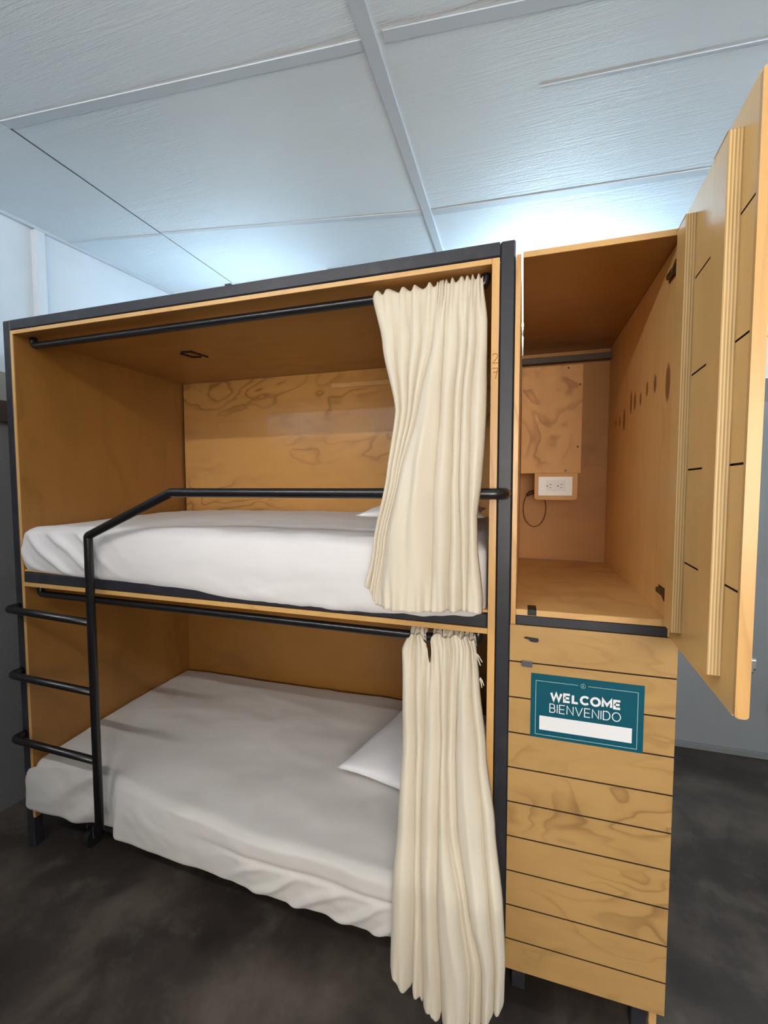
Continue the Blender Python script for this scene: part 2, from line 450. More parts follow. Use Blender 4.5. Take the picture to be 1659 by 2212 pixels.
# ------------------------------------------------------------------ bunk bed
tilt = lambda c: Vector((c.x, c.y, c.z+.016*(1-c.x/2.0)-.006))
bunk = thing('bunk_bed', 'black steel framed plywood bunk bed with two curtained berths and side ladder', 'bunk bed', (1.02, .48, 0))
def post(x0, x1, y0, y1):
    p = obj('post', B(x0, x1, y0, y1, .0, 2.272, bev=.004), m_steel, bunk)
post(0, .042, .0, .042); post(1.999, 2.040, .0, .042); post(0, .042, .93, .972); post(1.999, 2.040, .93, .972)
obj('top_rail', B(.0425, 1.9985, .0, .042, 2.232, 2.272, bev=.003), m_steel, bunk)
obj('top_rail', B(.0425, 1.9985, .93, .972, 2.232, 2.272, bev=.003), m_steel, bunk)
for x in (.001, 2.0): obj('side_rail', B(x, x+.039, .0425, .9295, 2.234, 2.271, bev=.003), m_steel, bunk)
obj('rail_tab', B(1.084, 1.108, .004, .03, 2.272, 2.279, bev=.001), m_steel, bunk)
obj('bed_rail', B(.056, 1.975, .001, .041, 1.174, 1.216, bev=.003, fn=tilt), m_steel, bunk)
obj('bed_rail', B(.056, 1.975, .915, .95, 1.174, 1.216, bev=.003), m_steel, bunk)
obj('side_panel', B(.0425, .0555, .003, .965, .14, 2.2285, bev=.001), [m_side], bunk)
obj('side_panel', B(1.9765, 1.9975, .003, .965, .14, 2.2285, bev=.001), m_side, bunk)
obj('panel_edge', B(1.9765, 1.9975, -.0005, .0028, .14, 2.2285, bev=.0006), m_edgev, bunk, label='pale orange ply edge')
obj('panel_edge', B(.0425, .0555, -.0005, .0028, .14, 2.2285, bev=.0006), m_edgev, bunk, label='pale ply edge')
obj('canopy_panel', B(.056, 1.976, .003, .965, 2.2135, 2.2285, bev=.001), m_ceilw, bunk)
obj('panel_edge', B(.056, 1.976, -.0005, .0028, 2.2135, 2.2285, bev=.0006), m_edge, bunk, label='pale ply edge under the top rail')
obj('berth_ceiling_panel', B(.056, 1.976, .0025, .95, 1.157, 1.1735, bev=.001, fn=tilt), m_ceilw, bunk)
obj('panel_edge', B(.056, 1.976, -.001, .0023, 1.157, 1.1735, bev=.0006, fn=tilt), m_edge, bunk, label='pale ply edge under the bed rail')
obj('bed_board', B(.056, 1.976, .004, .945, 1.2185, 1.2265, bev=.001, fn=lambda c: tilt(c)+Vector((0,0,.001))), m_edge, bunk)
obj('gap_strip', B(.0560, .0655, .957, .964, 1.23, 2.2125, bev=0), m_groove, bunk, label='dark strip standing for the shaded gap in the rear corner')  # dark strip put in for the shade of the open corner gap
obj('back_highlight', B(1.060, 1.975, .936, .9505, 2.122, 2.150, bev=.004), m_edge, bunk, label='pale strip standing for a highlight on the back panel')  # soft reflected highlight modelled as a thin pale strip
obj('back_panel', B(.066, 1.975, .951, .964, 1.23, 2.2125, bev=.001), m_back, bunk)
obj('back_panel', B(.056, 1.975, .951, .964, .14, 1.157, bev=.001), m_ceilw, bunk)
# curtain rods
RT = .0145
obj('curtain_rod', tube([(.0555, .125, 2.193), (.060, .060, 2.193), (1.972, .060, 2.190), (1.9765, .12, 2.190)], .0145, 16, .0, 10) if False else
    tube([(.085, .062, 2.2135), (.085, .062, 2.180), (1.955, .062, 2.184), (1.955, .062, 2.2135)], RT, 16, .022, 10), m_tube, bunk, smooth=True)
rod = obj('curtain_rod', tube([(.085, .045, 1.168), (.085, .045, 1.125), (1.945, .045, 1.107), (1.945, .045, 1.152)], RT, 16, .022, 10), m_tube, bunk, smooth=True)
# guard rail and ladder in one bent tube
GY = -.052
gr = obj('guard_rail', tube([(.490, GY, .232), (.490, GY, 1.40), (.885, GY, 1.566), (2.022, GY, 1.566), (2.022, .0, 1.566)], .0158, 18, [0, .012, .012, .042, 0], 8), m_tube, bunk, smooth=True)
for z, zr in ((1.078, 1.063), (.797, .787), (.519, .511)):
    r = obj('ladder_rung', tube([(.022, .0, z), (.022, GY, z), (.480, GY, zr)], .0145, 16, [0, .03, 0], 8), m_tube, bunk, smooth=True)
# little black hook set into the upper ceiling
def hook(pts, wd=.010):
    bm = bmesh.new()
    for a, b in zip(pts, pts[1:]):
        a = Vector((*a, 0)); b = Vector((*b, 0)); d = (b-a).normalized()*wd/2; n = Vector((-d.y, d.x, 0))
        q = [a-d+n, b+d+n, b+d-n, a-d-n]
        prism(bm, [(v.x, v.y) for v in q], 2.2075, 2.2133, lambda u, v, w_: Vector((u, v, w_)))
    return bm
obj('ceiling_clip', hook([(.525, .425), (.535, .485), (.575, .492)]), m_blackp, bunk)
obj('ceiling_clip', hook([(.548, .405), (.590, .412), (.607, .500)]), m_blackp, bunk)
# berth number cut into the edge of the right panel
def digits(paths, x, z, s, y, r=.0011):
    bm = bmesh.new()
    for p in paths:
        sweep(bm, [(x+u*s, y, z+v*s) for u, v in p], r, 6)
    return bm
two = [[(.0,.78), (.06,.93), (.25,1), (.44,.93), (.5,.75), (.42,.5), (.0,0), (.55,0)]]
seven = [[(0,1), (.5,1), (.44,.7), (.30,.0)], [(.08,.62), (.5,.66)]]
m_burn = plain('burnt number line', srgb(150, 96, 46), .9)
obj('engraved_number', digits(two, 1.9815, 1.9375, .027, -.0006), m_burn, bunk, label='burnt digit 2')
obj('engraved_number', digits(seven, 1.9810, 1.893, .030, -.0006), m_burn, bunk, label='burnt digit 7')
bm = bmesh.new()
for z in (1.838, 1.824): box(bm, 1.9735, 1.9763, .022, .05, z-.0025, z+.0025, bev=0)
obj('side_clip', bm, m_blackp, bunk)

# ------------------------------------------------------------------ upper mattress
def wr_ridge(t, sharp=2.0):
    s = .5+.5*math.sin(t); return s**sharp
def up_m(u, p, n):
    # local p centred; bed spans x .06..1.972, y .02..0.94, z 1.228..1.43
    x = p.x+1.016; y = p.y+.482; z = p.z+1.325
    fx = ss(.3, -.5, u.y+.0) if False else max(0, -u.y)
    top = max(0, u.z)
    # crown on top
    z += top*(.018*math.cos(u.x*1.35)+.022*ss(-.9, .6, u.y)-.010)
    front = ss(-.55, -1, u.y)
    # fitted sheet bulging over the rail
    sag = lerp_tab([(.04, -.010), (.3, -.018), (.75, -.034), (1.2, -.058), (1.7, -.066), (1.95, -.05)], x)
    lowf = ss(.3, -1, u.z)
    z += sag*front*lowf
    y -= front*(.024+.014*math.sin(PI*(u.z*.5+.5)))+front*.010*ss(0.3, 1.6, x)*(1-abs(u.z))
    # left end leans over the post
    if u.x < 0: x -= front*ss(-.96, -1, u.x)*.020*(1-.3*abs(u.z))
    # sheet pulled into diagonal folds near the left corner
    k = front*math.exp(-((x-.30)/.20)**2)
    ph = (z-1.22)*62+(x)*42+1.8*fbm(x*3, 0, z*4, 2)
    y -= k*.019*(wr_ridge(ph, 2.6)-.35)*ss(-1.0, -.6, u.z)*ss(1, .6, u.z)
    k2 = front*ss(.8, 1.4, x)*ss(.2, -.8, u.z)
    y -= k2*.006*fbm(x*5+z*8, 1, z*16-x*5, 3)
    y -= front*.004*fbm(x*4, 3, z*9, 3)
    z += top*(.004*fbm(x*6, y*6, 2, 3))
    # crease line of the sheet along the top edge
    cr = math.exp(-((u.y+.93)/.035)**2)*top
    z += cr*.003*math.sin(x*9+fbm(x*3,0,0)*4)
    return Vector((x, y, z))
bm = soft_box(1.905, .915, .196, .038, 230, 60, 34, up_m)
part_thing('mattress', bm, m_sheet, 'white sheeted mattress on the upper bunk behind the guard rail', 'mattress', (1.016, .48, 1.228), smooth=True)

# ------------------------------------------------------------------ lower mattress on a low rolling base
FB = [(.0, -.022), (.10, -.024), (.28, -.014), (.42, .002), (.485, .004), (.55, -.050), (.70, -.058), (.91, -.068), (1.3, -.084), (1.7, -.092), (1.95, -.09)]
FT = [(.0, -.004), (.10, .002), (.30, .012), (.46, .022), (.52, -.010), (.70, -.035), (.90, -.064), (1.3, -.104), (1.7, -.108), (1.95, -.1)]
def low_m(u, p, n):
    x = p.x+1.004; y = p.y+.48; z = p.z+.292
    tz = u.z*.5+.5
    fr = FB_(x)*(1-tz)+FT_(x)*tz+.0
    k = max(0, min(1, (.94-y)/.92))
    y = y-k*(.020-fr)
    front = ss(-.55, -1, u.y); top = max(0, u.z)
    left = ss(-.975, -1, u.x)
    z += top*(.020*ss(-.6, .3, u.y)-.010*front+.012*math.cos(u.x*1.4)*ss(-1,-.3,u.y))
    z -= (1-tz)*front*lerp_tab([(0, .0), (.4, .008), (.55, -.008), (.9, -.012), (1.2, -.012), (1.9, -.004)], x)
    y -= front*.010*math.sin(PI*tz)
    # seam line of the fitted sheet with diagonal pulls below it
    sl = math.exp(-((tz-.62)/.05)**2)
    y += front*ss(.9, 1.3, x)*.008*sl
    ph = x*42-z*60+2.0*fbm(x*3, 0, z*3, 2)
    y -= front*ss(.95, 1.35, x)*ss(.6, .45, tz)*.012*(wr_ridge(ph, 3)-.3)
    # folds left of the ladder
    g = math.exp(-((x-.34)/.13)**2)
    y -= front*g*.022*(wr_ridge(x*26-z*40+1.2, 1.5)-.5)
    y -= front*.007*fbm(x*4.5, 3, z*7, 3)
    z += top*(.006*fbm(x*3.5, y*5, 2, 3)+.0035*wr_ridge(y*22+x*5+3*fbm(x*2, y*2, 4, 2), 4)*ss(-.8, -.2, u.y))
    return Vector((x, y, z))
def FB_(x): return lerp_tab(FB, x)
def FT_(x): return lerp_tab(FT, x)
bm = soft_box(1.895, .905, .244, .030, 260, 90, 48, low_m)
for v in bm.verts:      # left end bulges past the side panel in front of the post only
    c = v.co
    if c.y < .004 and c.x < .16: c.x -= .058*(1-ss(.055, .16, c.x))*ss(.004, -.004, c.y)
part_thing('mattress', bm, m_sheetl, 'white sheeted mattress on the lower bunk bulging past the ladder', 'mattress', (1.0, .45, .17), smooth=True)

tb = thing('trundle_base', 'dark low rolling base on casters under the lower mattress', 'bed base', (1.0, .47, .1))
bm = bmesh.new(); box(bm, .09, 1.94, .055, .90, .115, .165, bev=.003)
obj('base_board', bm, plain('dark base board', srgb(30,27,26), .7), tb)
def caster(x, y):
    c = obj('caster', cyl(bmesh.new(), (x, y, .112), (0,0,-1), .016, .022, 16), m_steel, tb, smooth=False)
    bm = bmesh.new()
    box(bm, x-.019, x-.015, y-.022, y+.014, .038, .092, bev=.001); box(bm, x+.015, x+.019, y-.022, y+.014, .038, .092, bev=.001); box(bm, x-.019, x+.019, y-.016, y+.014, .086, .092, bev=.001)
    obj('caster_fork', bm, m_chrome, c)
    bm = bmesh.new(); sweep(bm, [(x-.012, y-.008, .041), (x-.009, y-.008, .041), (x+.009, y-.008, .041), (x+.012, y-.008, .041)], lambda t: .037 if t in (0,1) else .041, 28)
    obj('caster_wheel', bm, m_rubber, c)
for x, y in ((.27, .10), (1.80, .10), (.27, .84), (1.80, .84)): caster(x, y)

# ------------------------------------------------------------------ pillows
def pillow(name, c, a, b, ang, h, label, tipf=1.0, seed=0, tilt_=(0,0)):
    bm = bmesh.new(); n = 40; g = {}
    ca, sa = math.cos(ang), math.sin(ang)
    for side in (1, -1):
        for i in range(n+1):
            for j in range(n+1):
                u = -1+2*i/n; v = -1+2*j/n
                if side < 0 and (i in (0, n) or j in (0, n)): g[(side,i,j)] = g[(1,i,j)]; continue
                # pinched outline with pointed corners
                px = u*(1-.10*(1-v*v)*abs(u)**3); py = v*(1-.07*(1-u*u)*abs(v)**3)
                t = (max(0,1-u**2))**.55*(max(0,1-v**2))**.55
                z = side*h*.5*t**.85
                z += .005*fbm(u*2+seed, v*2, side, 3)*min(1, t*3)
                if side < 0: z *= .55
                x = px*a/2; y = py*b/2
                z += tilt_[0]*x+tilt_[1]*y
                g[(side,i,j)] = bm.verts.new((c[0]+x*ca-y*sa, c[1]+x*sa+y*ca, c[2]+z))
        for i in range(n):
            for j in range(n):
                f = [g[(side,i,j)], g[(side,i+1,j)], g[(side,i+1,j+1)], g[(side,i,j+1)]]
                bm.faces.new(f if side > 0 else f[::-1])
    return part_thing(name, bm, m_pill, label, 'pillow', c, smooth=True)
pillow('pillow', (1.668, .475, .478), .44, .60, math.radians(-14), .125, 'white pillow with a pointed corner on the lower bunk', seed=1)
pillow('pillow', (1.70, .50, 1.482), .46, .62, math.radians(4), .10, 'white pillow mostly hidden behind the upper cream curtain', seed=4)

# ------------------------------------------------------------------ curtains
def curtain(name, B_, Y, A, topf, botf, label, cat, seed, base, wrap, nf, offs, soft=None, nv=170):
    """B_: fold boundaries, each a table (z, x); the cloth swells forward between two boundaries"""
    bm = bmesh.new(); rows = []
    T = [sorted(t) for t in B_]; ns = len(T)-1
    cols = []
    for k in range(ns):
        wmid = lerp_tab(T[k+1], .8)-lerp_tab(T[k], .8) if T[k][0][0] < .9 else lerp_tab(T[k+1], 1.5)-lerp_tab(T[k], 1.5)
        n = max(16, int(wmid/.0022))
        for q in range(n+(1 if k == ns-1 else 0)): cols.append((k, q/n))
    nc = len(cols)-1
    for j in range(nv+1):
        t = j/nv; row = []
        for i, (k, f) in enumerate(cols):
            s = i/nc
            z = topf(s)+(botf(s)-topf(s))*t
            x0 = lerp_tab(T[k], z); x1 = lerp_tab(T[k+1], z); wd = max(.004, x1-x0)
            sh = (max(0, 1-(2*f-1)**2))**.5
            am = min(A(z), .75*wd+.006)
            fo = offs[k]*ss(0, .15, t)+(offs[(k+1) % ns]-offs[k])*ss(0, .15, t)*ss(.8, 1, f)*.0
            if f < .5 and k: e = ss(0, .12, f); fo = offs[k-1]*(1-e)*.5*ss(0, .15, t)+fo*(.5+.5*e)
            elif f >= .5 and k < ns-1: e = ss(0, .12, 1-f); fo = offs[k+1]*(1-e)*.5*ss(0, .15, t)+fo*(.5+.5*e)
            x = x0+wd*(f+.055*math.sin(2*PI*f))
            g = math.sin(2*PI*nf*(s+.03*fbm(s*6, 0, seed, 2)))
            gt = 1-ss(.0, .16, t)
            y = Y(z)-am*sh-fo-gt*.0045*g
            big = ss(.05, .12, wd)
            y -= big*.006*math.sin(2*PI*(f*1.6+z*1.1)+seed)
            y -= .0035*fbm(x*12, z*1.6, seed+2, 2)+.0006*fbm(x*50, z*4, seed+5, 2)
            hemz = ss(.86, 1, t)
            y -= hemz*(.0045*math.sin(x*190+2*fbm(x*20, 0, seed, 2))+.004*fbm(x*50, z*8, 3, 2))
            x += .002*fbm(x*10, z*5, seed+9, 2)
            row.append(bm.verts.new((x, y, z)))
        rows.append(row)
    if wrap:   # header pocket carried over the rod
        heads = []
        for q, (dy, dz) in enumerate(((.003, .010), (.010, .017), (.022, .019), (.034, .010), (.040, -.012))):
            row = []
            for i in range(nc+1):
                v = rows[0][i].co
                nn = 1+.35*math.sin(2*PI*nf*(i/nc+.03*fbm(i/nc*6, 0, seed, 2)))
                row.append(bm.verts.new((v.x, v.y+dy, v.z+dz*nn)))
            heads.append(row)
        rows = heads[::-1]+rows
    for a, b in zip(rows, rows[1:]):
        for i in range(nc):
            bm.faces.new((a[i], a[i+1], b[i+1], b[i]))
    o = part_thing(name, bm, m_curt, label, cat, base, smooth=True)
    md = o.modifiers.new('cloth thickness', 'SOLIDIFY'); md.thickness = .0022; md.offset = 0
    return o
UB = [[(2.19,1.606),(2.025,1.652),(1.812,1.706),(1.615,1.688),(1.419,1.650),(1.253,1.620)],
      [(2.19,1.672),(2.021,1.695),(1.811,1.722),(1.615,1.700),(1.42,1.660),(1.253,1.634)],
      [(2.19,1.717),(2.017,1.737),(1.81,1.742),(1.614,1.714),(1.42,1.671),(1.254,1.646)],
      [(2.19,1.765),(2.017,1.772),(1.81,1.756),(1.614,1.721),(1.42,1.678),(1.254,1.654)],
      [(2.17,1.813),(2.009,1.808),(1.808,1.772),(1.614,1.729),(1.42,1.686),(1.255,1.662)],
      [(2.17,1.843),(2.006,1.843),(1.805,1.841),(1.614,1.831),(1.426,1.828),(1.268,1.826)],
      [(2.17,1.878),(2.001,1.885),(1.803,1.877),(1.613,1.879),(1.428,1.877),(1.272,1.871)],
      [(2.16,1.908),(1.999,1.909),(1.801,1.900),(1.613,1.900),(1.429,1.907),(1.275,1.911)],
      [(2.16,1.930),(1.996,1.932),(1.8,1.925),(1.613,1.926),(1.43,1.928),(1.275,1.926)],
      [(2.19,1.948),(2.06,1.964),(1.8,1.968),(1.613,1.962),(1.50,1.950),(1.42,1.952),(1.275,1.968)]]
uY = lambda z: lerp_tab([(1.25, -.074), (1.56, -.078), (1.85, -.030), (2.08, .020), (2.16, .036), (2.2, .038)], z)
uA = lambda z: lerp_tab([(1.25, .034), (1.6, .034), (1.9, .028), (2.12, .014), (2.2, .004)], z)
cu = curtain('curtain', UB, uY, uA, lambda s: 2.176+.012*s, lambda s: 1.288-.054*ss(0,.3,s)+.005*math.sin(s*9),
    'cream canvas curtain gathered at the right end of the upper bunk', 'curtain', 3, (1.8, 0, 2.19), True, 15, [.004, 0, .003, 0, .010, .006, .0, .006, .0])
LB = [[(1.13,1.735),(1.07,1.711),(.956,1.718),(.768,1.728),(.571,1.728),(.366,1.722),(.148,1.712)],
      [(1.13,1.752),(1.074,1.751),(.961,1.758),(.775,1.771),(.581,1.782),(.387,1.790),(.168,1.782)],
      [(1.13,1.780),(1.079,1.793),(.965,1.790),(.779,1.795),(.585,1.801),(.393,1.812),(.184,1.816)],
      [(1.13,1.822),(1.082,1.830),(.971,1.837),(.787,1.849),(.595,1.852),(.406,1.856),(.201,1.867)],
      [(1.13,1.855),(1.086,1.862),(.974,1.863),(.79,1.865),(.6,1.880),(.427,1.925),(.232,1.950)],
      [(1.13,1.885),(1.089,1.891),(.978,1.890),(.794,1.890),(.605,1.906),(.431,1.945),(.243,1.982)],
      [(1.13,1.913),(1.093,1.926),(.983,1.932),(.804,1.952),(.619,1.978),(.449,2.0),(.256,2.016)],
      [(1.13,1.936),(1.094,1.943),(.986,1.956),(.808,1.979),(.626,2.010),(.459,2.036),(.269,2.044),(.1,2.042)]]
def ltop(s):
    z = 1.128-.088*math.exp(-((s-.30)/.045)**2)-.020*math.exp(-((s-.02)/.05)**2)+.006*math.sin(s*31)
    return z
def lY(z): return lerp_tab([(.05, -.112), (.30, -.128), (.45, -.130), (.60, -.088), (.85, -.018), (1.05, .018), (1.13, .022)], z)
def lA(z): return lerp_tab([(.05, .048), (.35, .046), (.6, .040), (.9, .032), (1.13, .016)], z)
def lbot(s):
    return lerp_tab([(0, .165), (.12, .120), (.24, .110), (.25, .085), (.34, .080), (.36, .065), (.45, .050), (.62, .058), (.72, .080), (.84, .118), (.94, .140), (1, .150)], s)
cl = curtain('curtain', LB, lY, lA, ltop, lbot, 'long cream canvas curtain with frayed top trailing to the floor from the lower bunk', 'curtain', 11, (1.85, -.08, 1.1), False, 12, [.0, .006, .0, .012, .0, .010, .004])
# frayed loops of cloth knotted over the lower rod
def frill(x0, x1, seed):
    bm = bmesh.new(); r = random.Random(seed); nu = 60; rows = []
    for j in range(15):
        a = PI*1.25*j/14-.2
        row = []
        for i in range(nu+1):
            s = i/nu; rr = .021+.005*math.sin(s*2*PI*3+seed)+.004*fbm(s*9, j*.5, seed, 2)
            row.append(bm.verts.new((x0+(x1-x0)*s+.002*math.sin(j+s*20), .045-rr*math.cos(a), 1.108+rr*math.sin(a)*1.15+.003*math.sin(s*40+seed))))
        rows.append(row)
    for a, b in zip(rows, rows[1:]):
        for i in range(nu): bm.faces.new((a[i], a[i+1], b[i+1], b[i]))
    return bm
for (a, b, sd) in ((1.738, 1.785, 1), (1.812, 1.858, 2), (1.856, 1.900, 5), (1.895, 1.940, 8)):
    o = obj('gathered_loop', frill(a, b, sd), m_curt, cl, smooth=True)
    md = o.modifiers.new('cloth thickness', 'SOLIDIFY'); md.thickness = .0025
rf = random.Random(5); bm = bmesh.new()
for k in range(90):
    x = rf.choice([rf.uniform(1.738, 1.785), rf.uniform(1.815, 1.94), rf.uniform(1.815, 1.94)])
    y = .045+rf.uniform(-.022, .012); z = 1.108+.0255*math.sqrt(max(.05, 1-((y-.045)/.026)**2))
    d = Vector((rf.uniform(-1, 1)*.6, rf.uniform(-1,.6)*.7, 1)).normalized()*rf.uniform(.006, .016)
    sweep(bm, [(x, y, z-.004), (x+d.x*.5, y+d.y*.5, z+d.z*.6), (x+d.x, y+d.y, z+d.z*.8)], .0009, 5)
for (p, q) in (((1.740, .018, 1.088), (1.716, .010, 1.070)), ((1.737, .02, 1.10), (1.724, .01, 1.088)), ((1.94, .015, 1.085), (1.962, .004, 1.062)), ((1.94, .015, 1.082), (1.957, .002, 1.052)), ((1.957, -.01, 1.02), (1.969, -.015, 1.0)), ((1.957, -.01, 1.016), (1.964, -.02, .995))):
    p = Vector(p); q = Vector(q); mdp = (p+q)/2+Vector((0,0,.004))
    sweep(bm, [p, mdp, q], lambda t: .0026-.0012*t, 6)
obj('frayed_threads', bm, m_curt, cl, kind='stuff')

# ------------------------------------------------------------------ locker
lk = thing('locker', 'tall plywood locker beside the bunk with its upper door swung open', 'locker', (2.25, .48, 0))
X0, X1 = 2.0415, 2.4585
obj('side_panel', B(X0, 2.0555, .0, .96, 1.1885, 2.2275, bev=.001), m_inner, lk)
obj('panel_edge', B(X0, 2.0555, -.003, -.0003, 1.1885, 2.2275, bev=.0006), m_edgev, lk, label='pale ply edge')
obj('side_panel', B(X0, 2.0565, .018, .96, .125, 1.186, bev=.001), m_inner, lk)
obj('side_panel', B(2.4405, X1, .0, .96, 1.1885, 2.2145, bev=.001), m_knot, lk, label='plywood side with a row of brown knots')
bpy.data.objects[lk.children[-1].name]
obj('side_panel', B(2.4405, X1, .018, .96, .125, 1.186, bev=.001), m_inner, lk)
obj('top_panel', B(2.0605, X1, -.002, .9645, 2.2155, 2.2315, bev=.001), m_ceilw, lk)
obj('panel_edge', B(2.0605, X1, -.005, -.0023, 2.2155, 2.2315, bev=.0006), m_edge, lk, label='pale ply edge of the top')
obj('floor_panel', B(2.0560, 2.4400, .0, .95, 1.2165, 1.2335, bev=.001), m_inner, lk)
obj('panel_edge', B(2.0560, 2.4400, -.003, -.0003, 1.2165, 1.2335, bev=.0006), m_edge, lk, label='pale ply edge of the shelf')
obj('crossbar', B(2.0560, 2.4400, -.002, .036, 1.1885, 1.2160, bev=.002), m_steel, lk)
obj('crossbar', B(2.0560, 2.4400, .905, .935, 2.158, 2.186, bev=.002), plain('grey steel bar', srgb(84,70,60), .6), lk, label='grey rear bar')
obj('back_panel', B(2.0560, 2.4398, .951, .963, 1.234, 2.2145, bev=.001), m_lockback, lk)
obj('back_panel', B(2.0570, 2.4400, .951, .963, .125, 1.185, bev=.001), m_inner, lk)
for x, y in ((2.06, .06), (2.395, .045), (2.06, .90), (2.395, .90)):
    obj('leg', B(x, x+.04, y, y+.04, 0, .1245, bev=.002), m_steel, lk)
obj('leg_cap', B(2.4365, 2.4565, .03, .05, .05, .1245, bev=.002), m_inner, lk)
obj('bottom_panel', B(2.0570, 2.4400, .018, .95, .126, .140, bev=.001), m_inner, lk)
# lower door with routed grooves (real V grooves)
GR = [1.078, .971, .864, .7575, .6515, .545, .4365, .328, .220]
def grooved(x0, x1, y0, y1, z0, z1, zs, depth=.004, wd=.004):
    """slab whose front (y0) carries horizontal grooves"""
    prof = [(y0, z0)]
    for z in sorted(zs): prof += [(y0, z-wd/2), (y0+depth, z-wd*.35), (y0+depth, z+wd*.35), (y0, z+wd/2)]
    prof += [(y0, z1), (y1, z1), (y1, z0)]
    bm = bmesh.new()
    prism(bm, prof, x0, x1, lambda u, v, w_: Vector((w_, u, v)))
    for f in bm.faces:
        c = f.calc_center_median()
        if y0+.0008 < c.y < y0+depth+.0001 and len(f.verts) == 4 and z0+.001 < c.z < z1-.001 and abs(f.normal.x) < .5: f.material_index = 1
    return bm
ld = obj('lower_door', grooved(2.0405, 2.4660, .0, .017, .124, 1.1862, GR), [m_front, m_groove], lk, label='closed lower door with horizontal grooves')
# recessed black pull and chrome cam latch on the lower door
tfy = lambda y0: (lambda u, v, w_: Vector((u, y0-w_, v)))
bm = bmesh.new(); prism(bm, [(2.079,1.1515), (2.084,1.1545), (2.1175,1.1525), (2.1200,1.149), (2.119,1.1425), (2.112,1.1405), (2.098,1.1415), (2.091,1.1475), (2.082,1.149)], 0, .003, tfy(-.0003))
obj('door_pull', bm, m_blackp, ld, label='black recessed pull')
bm = bmesh.new(); prism(bm, rrect(2.074, 2.104, 1.0685, 1.0855, .003), .001, .010, tfy(-.0003)); 
bmesh.ops.bevel(bm, geom=bm.edges[:], offset=.0012, segments=2, affect='EDGES')
obj('door_latch', bm, m_chrome, ld, label='small chrome latch')
# upper door, swung open; local frame s (outwards along door), n (towards the left)
A0 = Vector((2.4425, -.0065, 0)); td = Vector((-.0212, -.4340, 0)).normalized(); nd = Vector((td.y, -td.x, 0)); nd = nd if nd.x < 0 else -nd
def D(s, n, z): return A0+td*s+nd*n+Vector((0,0,z))
def dbox(bm, s0, s1, n0, n1, z0, z1, bev=.001, mi=0):
    return box(bm, s0, s1, n0, n1, z0, z1, bev=0, mi=mi, fn=lambda c: D(c.x, c.y, c.z)) if not bev else box(bm, s0, s1, n0, n1, z0, z1, bev=bev, mi=mi, fn=lambda c: D(c.x, c.y, c.z))
def round_door():
    # board outline in (s, z) with softened outer corners, routed on both faces
    z0, z1, s1 = 1.1905, 2.250, .4300
    slits = [1.407, 1.625, 1.842, 2.060]; TH = .0205; dep = .0045; wd = .0042
    prof = [(0, z0)]
    for z in slits: prof += [(0, z-wd/2), (dep, z-wd/2+.0004), (dep, z+wd/2-.0004), (0, z+wd/2)]
    prof += [(0, z1), (TH, z1)]
    for z in sorted([1.298+.1075*k for k in range(9)], reverse=True): prof += [(TH, z+wd/2), (TH-.003, z+wd/2-.0004), (TH-.003, z-wd/2+.0004), (TH, z-wd/2)]
    prof += [(TH, z0)]
    bm = bmesh.new()
    prism(bm, prof, 0, s1-.006, lambda u, v, w_: D(w_, -u, v))
    for f in bm.faces:
        if len(f.verts) == 4:
            ns = [(-(v.co-A0).dot(nd)) for v in f.verts]; m = sum(ns)/4
            if (.0015 < m <= dep+.0002) : f.material_index = 1
    return bm
ud = obj('upper_door', round_door(), [m_door, m_groove], lk, label='open upper door seen from its inner side')
# solid lipping on the door's free edge with rounded corners
bm = bmesh.new()
prism(bm, rrect(-.0205, 0, 1.1905, 2.250, .007, 5), .4242, .4345, lambda u, v, w_: D(w_, u, v))
obj('door_lipping', bm, m_edgev, ud, label='pale free edge of the door')
for s0, s1 in ((.040, .111), (.294, .365)):
    bm = bmesh.new(); dbox(bm, s0, s1-.002, .0002, .0225, 1.236, 2.206, bev=.001)
    b = obj('door_batten', bm, m_door, ud)
    bm = bmesh.new(); dbox(bm, s1-.0018, s1, .0002, .0225, 1.236, 2.206, bev=.0004)
    obj('layered_edge', bm, m_plyx, b, label='striped plywood layers')
bm = bmesh.new()
def hs(u, v, w_): return D(.385+u, -.0207-w_, v)
prism(bm, rrect(-.018, .018, 1.252, 1.292, .004), 0, .004, hs)
prism(bm, rrect(-.013, .013, 1.258, 1.286, .004), .004, .016, hs)
prism(bm, rrect(-.022, .006, 1.262, 1.284, .004), .016, .022, hs)
obj('door_latch', bm, m_chrome, ud, label='chrome latch on the outer face')
# sprung hinges: plate on the side panel, arm to the door
for z in (2.145, 1.300):
    bm = bmesh.new()
    box(bm, 2.4375, 2.4403, .022, .088, z-.011, z+.011, bev=.0008)
    box(bm, 2.4275, 2.4375, .030, .075, z-.007, z+.007, bev=.002)
    prism(bm, [(.006, z+.018), (.034, z+.006), (.034, z-.006), (.006, z-.018)], 2.430, 2.4395, lambda u, v, w_: Vector((w_, u, v)))
    cyl(bm, (2.4275, .062, z), (-1,0,0), .003, .0016, 12)
    h = obj('hinge', bm, m_brown, lk)
    bm = bmesh.new(); dbox(bm, .008, .030, .0002, .008, z-.014, z+.014, bev=.001)
    obj('hinge_cup', bm, m_brown, ud)
# black strike plate bent over the front edge of the shelf
bm = bmesh.new()
box(bm, 2.088, 2.112, -.004, .046, 1.2337, 1.2352, bev=.0005); box(bm, 2.088, 2.112, -.0055, -.0035, 1.2185, 1.2352, bev=.0005)
cyl(bm, (2.10, -.0055, 1.2255), (0,-1,0), .0025, .001, 12)
obj('strike_plate', bm, m_blackp, lk)

